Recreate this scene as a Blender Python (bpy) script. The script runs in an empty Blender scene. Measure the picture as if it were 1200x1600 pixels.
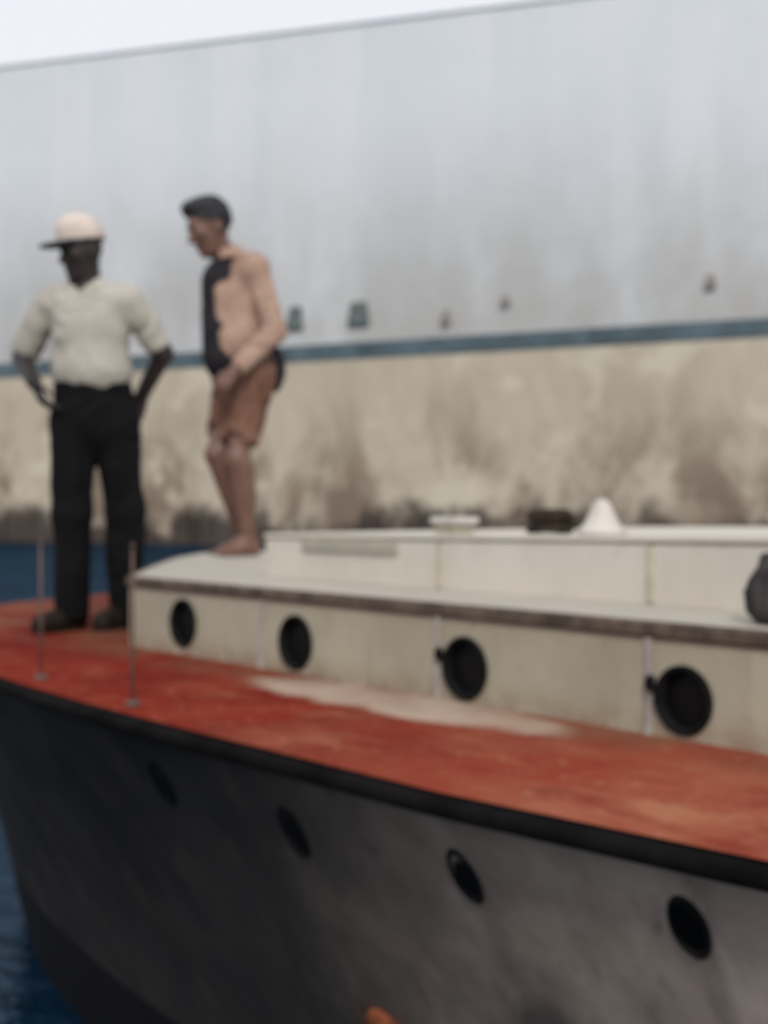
import bpy, bmesh, math, random
import numpy as np
from mathutils import Vector, Matrix, noise as mnoise

R = math.radians
random.seed(7)
S = bpy.context.scene
C = S.collection

# ------------------------------------------------------------------ camera
CAM_H = 1.70
cam_d = bpy.data.cameras.new('camera')
cam_d.sensor_fit = 'VERTICAL'
cam_d.sensor_height = 24.0
cam_d.lens = 30.0
cam_d.clip_start = 0.05
cam_d.clip_end = 6000.0
cam_d.dof.use_dof = True            # the photograph is out of focus: focused well short of the boat
cam_d.dof.focus_distance = 0.75
cam_d.dof.aperture_fstop = 4.5
cam = bpy.data.objects.new('camera', cam_d)
C.objects.link(cam)
cam.location = (0, 0, CAM_H)
cam.rotation_euler = (R(90 - 0.286), 0, 0)
S.camera = cam

# ------------------------------------------------------------------ world, sun, exposure
SUN_EL, SUN_AZ = R(38), R(176)      # azimuth measured clockwise from +Y
world = bpy.data.worlds.new('World')
S.world = world
world.use_nodes = True
wt = world.node_tree
wt.nodes.clear()
w_out = wt.nodes.new('ShaderNodeOutputWorld')
w_bg = wt.nodes.new('ShaderNodeBackground')
w_bg.inputs['Strength'].default_value = 0.1
w_sky = wt.nodes.new('ShaderNodeTexSky')
w_sky.sky_type = 'NISHITA'
w_sky.sun_disc = False
w_sky.sun_elevation = SUN_EL
w_sky.sun_rotation = SUN_AZ
w_sky.dust_density = 3.0
w_mix = wt.nodes.new('ShaderNodeMix')
w_mix.data_type = 'RGBA'
w_mix.inputs['Factor'].default_value = 0.86
w_mix.inputs['B'].default_value = (9.8, 9.8, 10.3, 1)     # even white cloud cover
wt.links.new(w_sky.outputs['Color'], w_mix.inputs['A'])
wt.links.new(w_mix.outputs['Result'], w_bg.inputs['Color'])
wt.links.new(w_bg.outputs['Background'], w_out.inputs['Surface'])

sun_d = bpy.data.lights.new('sun', 'SUN')
sun_d.energy = 2.2
sun_d.angle = R(5)
sun_d.color = (1.0, 0.95, 0.86)
sun = bpy.data.objects.new('sun', sun_d)
C.objects.link(sun)
sdir = Vector((math.sin(SUN_AZ) * math.cos(SUN_EL), math.cos(SUN_AZ) * math.cos(SUN_EL), math.sin(SUN_EL)))
sun.rotation_euler = sdir.to_track_quat('Z', 'Y').to_euler()

S.view_settings.view_transform = 'Standard'
S.view_settings.look = 'None'
S.view_settings.exposure = 0.0
S.view_settings.gamma = 1.0
S.view_settings.use_curve_mapping = False
S.render.engine = 'CYCLES'
S.cycles.use_denoising = True
S.cycles.max_bounces = 6


# ------------------------------------------------------------------ material helpers
class NM:
    def __init__(self, name, rough=0.8, spec=0.3):
        self.m = bpy.data.materials.new(name)
        self.m.use_nodes = True
        self.t = self.m.node_tree
        self.b = self.t.nodes['Principled BSDF']
        self.b.inputs['Roughness'].default_value = rough
        self.b.inputs['Specular IOR Level'].default_value = spec
        self.tc = self.t.nodes.new('ShaderNodeTexCoord')

    def put(self, sock, v):
        if hasattr(v, 'links') or isinstance(v, bpy.types.NodeSocket):
            self.t.links.new(v, sock)
        elif isinstance(v, (tuple, list)) and len(v) == 3 and sock.type == 'RGBA':
            sock.default_value = (*v, 1)
        else:
            sock.default_value = v

    def coord(self, scale=(1, 1, 1), loc=(0, 0, 0), src='Object'):
        n = self.t.nodes.new('ShaderNodeMapping')
        n.inputs['Scale'].default_value = scale
        n.inputs['Location'].default_value = loc
        self.t.links.new(self.tc.outputs[src], n.inputs['Vector'])
        return n.outputs['Vector']

    def noise(self, scale, detail=5, rough=0.55, vec=None, dist=0.0):
        n = self.t.nodes.new('ShaderNodeTexNoise')
        n.inputs['Scale'].default_value = scale
        n.inputs['Detail'].default_value = detail
        n.inputs['Roughness'].default_value = rough
        n.inputs['Distortion'].default_value = dist
        self.t.links.new(vec if vec is not None else self.tc.outputs['Object'], n.inputs['Vector'])
        return n.outputs['Fac']

    def step(self, v, a, b, lo=0.0, hi=1.0):
        n = self.t.nodes.new('ShaderNodeMapRange')
        n.interpolation_type = 'SMOOTHSTEP'
        self.put(n.inputs['Value'], v)
        n.inputs['From Min'].default_value = a
        n.inputs['From Max'].default_value = b
        n.inputs['To Min'].default_value = lo
        n.inputs['To Max'].default_value = hi
        return n.outputs['Result']

    def math(self, op, a, b=0.0):
        n = self.t.nodes.new('ShaderNodeMath')
        n.operation = op
        self.put(n.inputs[0], a)
        self.put(n.inputs[1], b)
        return n.outputs[0]

    def mix(self, f, a, b):
        n = self.t.nodes.new('ShaderNodeMix')
        n.data_type = 'RGBA'
        self.put(n.inputs['Factor'], f)
        self.put(n.inputs['A'], a)
        self.put(n.inputs['B'], b)
        return n.outputs['Result']

    def xyz(self):
        n = self.t.nodes.new('ShaderNodeSeparateXYZ')
        self.t.links.new(self.tc.outputs['Object'], n.inputs[0])
        return n.outputs

    def color(self, v):
        self.put(self.b.inputs['Base Color'], v)
        return self

    def bump(self, h, strength=0.3, dist=0.01):
        n = self.t.nodes.new('ShaderNodeBump')
        n.inputs['Strength'].default_value = strength
        n.inputs['Distance'].default_value = dist
        self.put(n.inputs['Height'], h)
        self.t.links.new(n.outputs['Normal'], self.b.inputs['Normal'])
        return self


def simple(name, col, rough=0.8, spec=0.3, var=0.25, scale=8.0, bump=0.0, bdist=0.004):
    m = NM(name, rough, spec)
    f = m.noise(scale, 6, 0.6)
    dark = tuple(c * (1 - var) for c in col)
    lite = tuple(min(1, c * (1 + var)) for c in col)
    m.color(m.mix(m.step(f, 0.3, 0.7), dark, lite))
    if bump:
        m.bump(m.noise(scale * 6, 4), bump, bdist)
    return m.m


# ------------------------------------------------------------------ object helpers
def tag(o, label=None, cat=None, group=None, kind=None):
    if label: o['label'] = label
    if cat: o['category'] = cat
    if group: o['group'] = group
    if kind: o['kind'] = kind
    return o


def link(name, me, mat, parent=None, smooth=False):
    o = bpy.data.objects.new(name, me)
    C.objects.link(o)
    if mat: me.materials.append(mat)
    if smooth:
        me.polygons.foreach_set('use_smooth', [True] * len(me.polygons))
    if parent: o.parent = parent
    return o


def from_bm(name, bm, mat, parent=None, smooth=False):
    me = bpy.data.meshes.new(name)
    bmesh.ops.recalc_face_normals(bm, faces=bm.faces)
    bm.to_mesh(me)
    bm.free()
    return link(name, me, mat, parent, smooth)


def bm_box(bm, c, s, bev=0.0, rot=None):
    M = Matrix.Translation(c) @ (rot.to_4x4() if rot else Matrix.Identity(4)) @ Matrix.Diagonal((*s, 1))
    r = bmesh.ops.create_cube(bm, size=1.0, matrix=M)
    if bev:
        ed = list({e for v in r['verts'] for e in v.link_edges})
        bmesh.ops.bevel(bm, geom=ed, offset=bev, segments=2, affect='EDGES', profile=0.6)
    return bm


def box(name, c, s, mat, parent=None, bev=0.004, rot=None):
    return from_bm(name, bm_box(bmesh.new(), c, s, bev, rot), mat, parent)


def bm_tube(bm, pts, r, seg=10, closed=False, cap=True):
    pts = [Vector(p) for p in pts]
    n = len(pts)
    rad = r if isinstance(r, (list, tuple)) else [r] * n
    rings = []
    up = Vector((0, 0, 1))
    for i, p in enumerate(pts):
        if closed:
            d = (pts[(i + 1) % n] - pts[i - 1]).normalized()
        else:
            d = (pts[min(i + 1, n - 1)] - pts[max(i - 1, 0)]).normalized()
        a = d.cross(up)
        if a.length < 1e-3: a = d.cross(Vector((1, 0, 0)))
        a.normalize()
        b = a.cross(d).normalized()
        rings.append([bm.verts.new(p + rad[i] * (math.cos(2 * math.pi * k / seg) * a + math.sin(2 * math.pi * k / seg) * b)) for k in range(seg)])
    for i in range(n if closed else n - 1):
        A, B = rings[i], rings[(i + 1) % n]
        for k in range(seg):
            bm.faces.new((A[k], A[(k + 1) % seg], B[(k + 1) % seg], B[k]))
    if cap and not closed:
        bm.faces.new(rings[0])
        bm.faces.new(rings[-1][::-1])
    return bm


def bm_lathe(bm, prof, M=Matrix.Identity(4), seg=32):
    """revolve (radius, height) pairs about local Z"""
    rings = []
    for r, h in prof:
        if r < 1e-6:
            rings.append([bm.verts.new(M @ Vector((0, 0, h)))])
        else:
            rings.append([bm.verts.new(M @ Vector((r * math.cos(2 * math.pi * k / seg), r * math.sin(2 * math.pi * k / seg), h))) for k in range(seg)])
    for A, B in zip(rings[:-1], rings[1:]):
        for k in range(seg):
            k2 = (k + 1) % seg
            if len(A) == 1 and len(B) == 1: continue
            if len(A) == 1: bm.faces.new((A[0], B[k2], B[k]))
            elif len(B) == 1: bm.faces.new((A[k], A[k2], B[0]))
            else: bm.faces.new((A[k], A[k2], B[k2], B[k]))
    return bm


def frame_z(normal, up=Vector((0, 0, 1))):
    z = Vector(normal).normalized()
    x = up.cross(z).normalized()
    y = z.cross(x)
    return Matrix((x, y, z)).transposed().to_4x4()


# ------------------------------------------------------------------ materials
def m_water():
    m = NM('sea_water', 0.2, 0.5)
    t = m.t
    t.nodes.remove(m.b)
    out = t.nodes['Material Output']
    big = m.noise(0.9, 4, 0.6, m.coord((1, 1.6, 1)))
    fine = m.noise(5.0, 4, 0.6, m.coord((1, 1.5, 1)))
    h = m.math('ADD', m.math('MULTIPLY', big, 0.8), m.math('MULTIPLY', fine, 0.22))
    bp = t.nodes.new('ShaderNodeBump')
    bp.inputs['Strength'].default_value = 0.6
    bp.inputs['Distance'].default_value = 0.35
    t.links.new(h, bp.inputs['Height'])
    d = t.nodes.new('ShaderNodeBsdfDiffuse')
    m.put(d.inputs['Color'], m.mix(m.step(m.noise(0.25, 3), .35, .65), (0.0025, 0.011, 0.026), (0.005, 0.019, 0.038)))
    g = t.nodes.new('ShaderNodeBsdfGlossy')
    g.inputs['Roughness'].default_value = 0.16
    g.inputs['Color'].default_value = (0.55, 0.75, 0.95, 1)
    fr = t.nodes.new('ShaderNodeFresnel')
    fr.inputs['IOR'].default_value = 1.33
    for n in (d, g, fr): t.links.new(bp.outputs['Normal'], n.inputs['Normal'])
    mx = t.nodes.new('ShaderNodeMixShader')
    m.put(mx.inputs[0], m.math('MULTIPLY', m.math('MINIMUM', fr.outputs[0], 0.5), 0.17))
    t.links.new(d.outputs[0], mx.inputs[1])
    t.links.new(g.outputs[0], mx.inputs[2])
    t.links.new(mx.outputs[0], out.inputs['Surface'])
    return m.m


def m_ship():
    """pale grey topsides over a cream, stained lower strake; local x = along, z = height"""
    m = NM('ship_paint', 0.55, 0.3)
    x, y, z = m.xyz()
    streak = m.noise(1.0, 6, 0.65, m.coord((0.35, 0.35, 0.04)))
    fine = m.noise(1.0, 5, 0.6, m.coord((3.5, 3.5, 0.35)))
    blot = m.noise(0.22, 6, 0.6)
    top = m.mix(m.step(streak, .3, .7), (0.58, 0.625, 0.675), (0.645, 0.68, 0.72))
    top = m.mix(m.step(blot, .45, .75, 0, .35), top, (0.58, 0.61, 0.61))
    grime = m.math('MULTIPLY', m.step(z, 8.3, 18.5, 1, 0), m.step(m.noise(1.0, 6, .65, m.coord((.22, .22, .10))), .12, .62))
    top = m.mix(m.math('MULTIPLY', grime, 0.85), top, (0.33, 0.32, 0.305))
    # lower strake
    mott = m.noise(1.0, 7, 0.65, m.coord((0.36, 0.36, 0.20)), 0.4)
    mott2 = m.noise(1.0, 6, 0.7, m.coord((1.6, 1.6, 0.6), (4, 2, 7)))
    low = m.mix(m.step(mott2, .35, .7), (0.41, 0.365, 0.285), (0.475, 0.415, 0.335))
    stain = m.math('MULTIPLY', m.step(z, 1.5, 7.4, 1, 0.10), m.step(mott, .40, .62))
    low = m.mix(stain, low, (0.175, 0.130, 0.097))
    pale = m.math('MULTIPLY', m.step(m.noise(0.30, 5, .6, m.coord((1, 1, 1.2), (9, 0, 3))), .54, .64), 0.6)
    low = m.mix(pale, low, (0.56, 0.52, 0.41))
    weed = m.step(m.math('ADD', z, m.math('MULTIPLY', m.math('SUBTRACT', m.noise(1.0, 6, .7, m.coord((.35, .35, .3))), .5), 6.0)), 0.6, 1.7, 1, 0)
    low = m.mix(m.math('MULTIPLY', weed, .93), low, m.mix(m.step(fine, .35, .65), (0.010, 0.008, 0.008), (0.050, 0.034, 0.026)))
    m.color(m.mix(m.step(z, 7.64, 7.66), low, top))
    m.bump(m.math('ADD', m.noise(0.45, 3), m.math('MULTIPLY', fine, .12)), 0.25, 0.25)
    return m.m


def m_red_deck():
    m = NM('red_deck_paint', 0.95, 0.06)
    x, y, z = m.xyz()
    a = m.noise(2.2, 6, 0.65)
    b = m.noise(7.0, 6, 0.65, m.coord((1, .55, 1)))
    c = m.noise(28.0, 5, 0.6)
    col = m.mix(m.step(a, .36, .64), (0.125, 0.008, 0.005), (0.185, 0.022, 0.011))
    col = m.mix(m.step(b, .52, .72, 0, .4), col, (0.23, 0.075, 0.033))
    col = m.mix(m.step(m.noise(3.4, 6, .6, m.coord((1, 1, 1), (5, 3, 0))), .52, .72, 0, .6), col, (0.085, 0.015, 0.010))
    # sun-bleached and foot-worn towards the middle of the boat
    wear = m.math('MULTIPLY', m.step(m.math('ADD', y, m.math('MULTIPLY', m.math('SUBTRACT', a, .5), 3.0)), .8, 2.9, 1, 0), m.step(b, .3, .62, .25, 1))
    col = m.mix(m.math('MULTIPLY', wear, .75), col, (0.33, 0.115, 0.065))
    col = m.mix(m.step(c, .58, .74, 0, .55), col, (0.32, 0.17, 0.10))
    col = m.mix(m.math('MULTIPLY', m.step(m.noise(5.2, 6, .65, m.coord((1.4, .7, 1), (1, 7, 2))), .54, .70), m.math('ADD', m.math('MULTIPLY', wear, .55), .2)), col, (0.33, 0.145, 0.08))
    # bare worn patch beside the trunk side
    dx = m.math('DIVIDE', m.math('ADD', x, 1.57), 0.15)
    dy = m.math('DIVIDE', m.math('SUBTRACT', y, 2.50), 0.58)
    r2 = m.math('ADD', m.math('MULTIPLY', dx, dx), m.math('MULTIPLY', dy, dy))
    r2 = m.math('ADD', r2, m.math('MULTIPLY', m.math('SUBTRACT', b, .5), 2.4))
    col = m.mix(m.step(r2, .55, 1.25, .95, 0), col, m.mix(c, (0.34, 0.25, 0.19), (0.44, 0.36, 0.29)))
    # dirt collecting along the foot of the trunk
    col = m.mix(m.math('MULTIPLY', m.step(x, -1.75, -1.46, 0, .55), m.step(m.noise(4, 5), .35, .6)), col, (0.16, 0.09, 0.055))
    m.color(col)
    m.bump(m.math('ADD', b, m.math('MULTIPLY', c, .5)), 0.4, 0.006)
    return m.m


def m_hull():
    m = NM('hull_paint', 0.85, 0.08)
    x, y, z = m.xyz()
    a = m.noise(1.6, 6, 0.65)
    b = m.noise(6.0, 6, 0.65, m.coord((1, 1, .5)))
    st = m.noise(1.0, 5, 0.6, m.coord((9, 9, 1.2)))
    col = m.mix(m.step(a, .34, .66), (0.015, 0.015, 0.017), (0.032, 0.031, 0.031))
    col = m.mix(m.step(b, .5, .75, 0, .6), col, (0.050, 0.045, 0.040))
    # brighter light on the hull amidships painted into the colour, edge broken by noise
    aft_light = m.step(m.math('ADD', y, m.math('MULTIPLY', m.math('SUBTRACT', a, .5), 1.6)), .5, 2.7, 1, 0)
    col = m.mix(m.math('MULTIPLY', aft_light, .85), col, m.mix(m.step(b, .3, .7), (0.42, 0.338, 0.285), (0.58, 0.485, 0.42)))
    col = m.mix(m.step(st, .55, .75, 0, .35), col, (0.034, 0.031, 0.031))
    def blob(y0, z0, ry, rz_, amt, c):
        dy = m.math('DIVIDE', m.math('SUBTRACT', y, y0), ry)
        dz = m.math('DIVIDE', m.math('SUBTRACT', z, z0), rz_)
        rr = m.math('ADD', m.math('ADD', m.math('MULTIPLY', dy, dy), m.math('MULTIPLY', dz, dz)), m.math('MULTIPLY', m.math('SUBTRACT', b, .5), 2.0))
        return m.mix(m.step(rr, -.2, 1.4, amt, 0), col, c)
    col = blob(1.72, .86, .05, .16, .40, (0.05, 0.042, 0.040))
    col = blob(1.66, .68, .13, .09, .8, (0.05, 0.045, 0.048))
    col = blob(1.23, .92, .03, .16, .5, (0.08, 0.06, 0.05))
    col = blob(2.28, .84, .03, .16, .5, (0.07, 0.05, 0.04))
    col = blob(2.22, .50, .13, .07, .6, (0.12, 0.05, 0.03))
    col = m.mix(m.step(m.noise(3.1, 5, .6, m.coord((1, 1, 1), (2, 8, 1))), .60, .72, 0, .7), col, (0.026, 0.024, 0.028))
    col = m.mix(m.step(m.math('ADD', z, m.math('MULTIPLY', a, .05)), .055, .075, 1, 0), col, (0.008, 0.008, 0.010))
    m.color(col)
    m.bump(m.math('ADD', m.noise(2.2, 3), m.math('MULTIPLY', b, .25)), 0.35, 0.03)
    return m.m


def m_white(name, c1, c2, grime, amt=0.6, foot=None):
    m = NM(name, 0.6, 0.3)
    x, y, z = m.xyz()
    a = m.noise(2.4, 6, 0.6)
    st = m.noise(1.0, 6, 0.65, m.coord((14, 14, 1.6)))
    sp = m.noise(16.0, 6, 0.65)
    col = m.mix(m.step(a, .3, .7), c1, c2)
    col = m.mix(m.step(st, .5, .78, 0, amt), col, grime)
    col = m.mix(m.step(sp, .60, .76, 0, amt), col, tuple(g * .7 for g in grime))
    if foot:
        col = m.mix(m.math('MULTIPLY', m.step(z, foot, foot + .09, .7, 0), m.step(sp, .3, .6)), col, (0.22, 0.14, 0.09))
    m.color(col)
    m.bump(m.math('ADD', a, m.math('MULTIPLY', sp, .4)), 0.25, 0.006)
    return m.m


def m_cloth(name, c1, c2, scale=5.0, rough=0.9):
    m = NM(name, rough, 0.1)
    a = m.noise(scale, 5, 0.6)
    w = m.noise(160.0, 2, 0.5)
    m.color(m.mix(m.step(a, .3, .7), c1, c2))
    m.bump(m.math('ADD', m.math('MULTIPLY', a, 2.0), m.math('MULTIPLY', w, .25)), 0.35, 0.006)
    return m.m


def m_skin(name, c1, c2):
    m = NM(name, 0.5, 0.35)
    m.color(m.mix(m.step(m.noise(14, 5), .3, .7), c1, c2))
    m.bump(m.noise(220, 3), 0.12, 0.002)
    return m.m


M = dict(
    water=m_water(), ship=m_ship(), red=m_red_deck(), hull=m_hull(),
    stripe=simple('blue_grey_stripe_paint', (0.070, 0.105, 0.125), 0.6, .3, .35, 0.6),
    outlet=simple('ship_outlet_metal', (0.085, 0.105, 0.105), 0.7, .3, .4, 1.5),
    outlet2=simple('faded_outlet_metal', (0.22, 0.20, 0.19), 0.7, .3, .3, 1.5),
    shipdeck=simple('ship_deck_paint', (0.25, 0.22, 0.2), 0.8, .2, .2, 0.5),
    wale=simple('black_rubber_wale', (0.006, 0.0055, 0.006), 0.95, .04, .4, 9, .4),
    side=m_white('trunk_side_paint', (0.30, 0.278, 0.212), (0.375, 0.348, 0.27), (0.22, 0.19, 0.145), .55, 1.19),
    top=m_white('trunk_top_paint', (0.365, 0.34, 0.29), (0.42, 0.39, 0.34), (0.27, 0.245, 0.195), .35),
    roof=m_white('raised_panel_paint', (0.49, 0.455, 0.395), (0.56, 0.525, 0.465), (0.38, 0.335, 0.25), .35),
    mould=simple('weathered_wood_moulding', (0.085, 0.066, 0.052), 0.85, .2, .4, 14, .3),
    batten=simple('lavender_grey_batten_paint', (0.30, 0.275, 0.255), 0.7, .3, .25, 9),
    seam=simple('yellowed_seam_paint', (0.40, 0.37, 0.29), 0.7, .3, .2, 9),
    hole=simple('black_port_glass', (0.003, 0.003, 0.004), 0.5, .12, .3, 5),
    rim=simple('dark_port_rim', (0.006, 0.006, 0.0065), 0.8, .1, .4, 20),
    hullrim=simple('hull_port_rim', (0.008, 0.008, 0.009), 0.8, .1, .3, 20),
    rust=simple('orange_rust', (0.17, 0.052, 0.024), 0.9, .1, .5, 25, .5),
    post=simple('weathered_post', (0.10, 0.065, 0.052), 0.8, .4, .25, 18),
    rope=simple('dark_rope', (0.035, 0.026, 0.020), 0.95, .1, .4, 60, .6),
    bag=m_cloth('dark_canvas', (0.030, 0.027, 0.030), (0.075, 0.066, 0.062), 8),
    cone=simple('white_vent_paint', (0.50, 0.47, 0.43), 0.6, .3, .12, 6),
)

# ------------------------------------------------------------------ water
WATER = -0.442

def build_water():
    bm = bmesh.new()
    # a near patch with real swell, skirted by a wide flat sheet
    xs = [-2500, -700, -200, -80] + [-40 + i * 1.0 for i in range(81)] + [80, 200, 700, 2500]
    ys = [-2500, -700, -200, -60] + [-20 + i * 1.0 for i in range(101)] + [140, 300, 900, 3500]
    g = []
    for yy in ys:
        row = []
        for xx in xs:
            zz = WATER
            if -40 <= xx <= 40 and -20 <= yy <= 80:
                e = min(1, (40 - abs(xx)) / 6, (yy + 20) / 6, (80 - yy) / 6)
                zz = WATER + 0.05 * e * mnoise.noise((xx * .33, yy * .33, 1.7))
            row.append(bm.verts.new((xx, yy, zz)))
        g.append(row)
    for j in range(len(ys) - 1):
        for i in range(len(xs) - 1):
            bm.faces.new((g[j][i], g[j][i + 1], g[j + 1][i + 1], g[j + 1][i]))
    o = from_bm('water', bm, M['water'], None, True)
    tag(o, kind='structure')


build_water()

# ------------------------------------------------------------------ the big ship behind
SHIP_A = R(155)          # local +x runs forward along the ship, to the left and away
SHIP_D0 = 51.6


def build_ship():
    root = bpy.data.objects.new('cargo_ship', None)
    C.objects.link(root)
    nrm = Vector((math.cos(R(65)), math.sin(R(65)), 0))      # from the camera to the ship's side
    base = nrm * (SHIP_D0 * math.sin(R(65)))
    k = 1.26
    root.scale = (k, k, k)
    root.location = (base.x * k, base.y * k, CAM_H * (1 - k))      # floats at the water level
    root.rotation_euler = (0, 0, SHIP_A)
    tag(root, 'huge pale grey ship hull with a blue stripe and stained cream lower side', 'ship')
    # local: x forward (left in view), y = towards the camera is +? -> rot 155deg maps local -y to away
    # local y axis = (-sin155, cos155) = (-.423,-.906): towards the camera.  Near side at y = 0, far side at y = -B.
    B = 24.0

    def sheer(s):
        return 20.15 + 0.0498 * (s - 0) + 0.0002 * max(0, s - 40) ** 2

    st = [-70, -66, -58, -45, -30, -15, 0, 10, 20, 30, 40, 50, 60, 70, 80, 92, 104, 114, 122, 128, 131]

    def half(s, z):      # breadth factor
        f = 1.0
        if s > 70:
            f = max(0.0, 1 - ((s - 70) / (61 + 0.25 * (z - 8))) ** 2.2)
        if s < -45:
            f = min(f, max(0.35, 1 - ((-45 - s) / 32.0) ** 2 * 0.8))
        return max(f, 0.01)

    zs = [-3, 0, 1.2, 2.6, 4.2, 6.0, 7.65, 8.3, 10, 12, 14, 16, 18]
    bm = bmesh.new()

    def ring(s):
        pts = []
        top = sheer(s)
        for z in zs + [top]:
            h = half(s, z)
            pts.append((s, -B / 2 + B / 2 * h, z))
        for z in reversed(zs + [top]):
            h = half(s, z)
            pts.append((s, -B / 2 - B / 2 * h, z))
        return [bm.verts.new(p) for p in pts]
    rings = [ring(s) for s in st]
    for A, Bq in zip(rings[:-1], rings[1:]):
        n = len(A)
        for k in range(n):
            if k == len(zs): continue           # leave the deck opening, closed by the deck part
            bm.faces.new((A[k], A[(k + 1) % n], Bq[(k + 1) % n], Bq[k]))
    bm.faces.new(rings[0])
    bm.faces.new(rings[-1][::-1])
    from_bm('hull', bm, M['ship'], root)
    # deck, a metre below the bulwark top
    bm = bmesh.new()
    L, Rr = [], []
    for s in st:
        h = half(s, 18)
        zt = sheer(s) - 1.1
        L.append(bm.verts.new((s, -B / 2 + B / 2 * h - .05, zt)))
        Rr.append(bm.verts.new((s, -B / 2 - B / 2 * h + .05, zt)))
    for i in range(len(st) - 1):
        bm.faces.new((L[i], L[i + 1], Rr[i + 1], Rr[i]))
    from_bm('deck', bm, M['shipdeck'], root)
    # bulwark cap
    for sgn in (1, -1):
        bm = bmesh.new()
        bm_tube(bm, [(s, -B / 2 + sgn * B / 2 * half(s, 20), sheer(s)) for s in st], 0.09, 6)
        from_bm('bulwark_cap', bm, M['ship'], root)
    # stripe: a flat strake standing a little proud of the plating
    bm = bmesh.new()
    prev = None
    for s in st:
        y0 = -B / 2 + B / 2 * half(s, 8) + .006
        cur = [bm.verts.new((s, y0, 7.66)), bm.verts.new((s, y0 + .03, 7.68)), bm.verts.new((s, y0 + .03, 8.33)), bm.verts.new((s, y0, 8.35))]
        if prev:
            for k in range(3):
                bm.faces.new((prev[k], cur[k], cur[k + 1], prev[k + 1]))
        prev = cur
    from_bm('waterline_stripe', bm, M['stripe'], root)
    # overboard outlets just above the stripe
    bm0 = None
    for px, py, w, hgt in ((462, 497, .75, .95), (561, 490, .95, .95), (697, 496, .35, .6), (790, 470, .35, .4), (1110, 440, .4, .5)):
        u = (px - 600) / 2000
        d = SHIP_D0 * math.sin(R(65)) / (math.sin(R(65)) + math.cos(R(65)) * u)
        z = CAM_H + (790 - py) * d / 2000
        s = -math.sin(R(65)) * u * d + math.cos(R(65)) * d
        bm = bmesh.new()
        # hooded outlet: sloping cowl over a dark mouth
        a, b_ = w / 2, hgt / 2
        v = [bm.verts.new(p) for p in ((s - a, .0, z - b_), (s + a, .0, z - b_), (s + a, .22, z - b_), (s - a, .22, z - b_),
                                       (s - a * .8, .0, z + b_), (s + a * .8, .0, z + b_), (s + a * .7, .06, z + b_), (s - a * .7, .06, z + b_))]
        for f in ((0, 1, 2, 3), (4, 7, 6, 5), (3, 2, 6, 7), (0, 3, 7, 4), (1, 5, 6, 2), (0, 4, 5, 1)):
            bm.faces.new([v[i] for i in f])
        bmesh.ops.bevel(bm, geom=list(bm.edges), offset=.03, segments=1, affect='EDGES')
        from_bm('outlet', bm, M['outlet'] if px < 600 else M['outlet2'], root)
    return root


build_ship()

# ------------------------------------------------------------------ the work boat in front
# boat frame: local x = n - NC (athwart, away from the camera), local y = b (forward), z up from the water
NC = 3.70
BOAT = bpy.data.objects.new('work_boat', None)
C.objects.link(BOAT)
_n, _b = Vector((math.cos(R(40)), math.sin(R(40)), 0)), Vector((-math.sin(R(40)), math.cos(R(40)), 0))
BOAT.location = _n * NC
BOAT.rotation_euler = (0, 0, R(40))
tag(BOAT, 'broad work boat with worn red deck, white low cabin trunk and dark grey flared hull', 'boat')


def W(n, b, z=0.0):
    """boat coordinates to world"""
    return _n * n + _b * b + Vector((0, 0, z))


ZD = 1.19          # deck
ZT = 1.446         # trunk side top
STERN = -9.0


def outline(w, b0, bt, p, q, ns=14, nb=30):
    """near-side half outline, stern to stem, as (x, y)"""
    pts = []
    for i in range(ns):
        b = STERN + (b0 - STERN) * i / ns
        k = 1 - 0.045 * max(0.0, min(1.8 - b, 4.0)) ** 1.2
        pts.append((-w * k, b))
    for i in range(nb + 1):
        f = math.pi / 2 * i / nb
        pts.append((-w * max(0, math.cos(f)) ** (2 / q), b0 + (bt - b0) * max(0, math.sin(f)) ** (2 / p)))
    return pts


DECK = outline(2.17, 2.5, 6.6, 2.4, 2.4)
HTOP = outline(2.12, 2.5, 6.54, 2.4, 2.4)
HLOW = outline(1.60, 2.0, 6.78, 2.5, 2.5)


def hull_pt(i, z):
    g = (z - 0.0) / 1.13
    g = math.copysign(abs(g) ** 1.12, g)
    a, b = HLOW[i], HTOP[i]
    return Vector((a[0] + (b[0] - a[0]) * g, a[1] + (b[1] - a[1]) * g, z))


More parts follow.
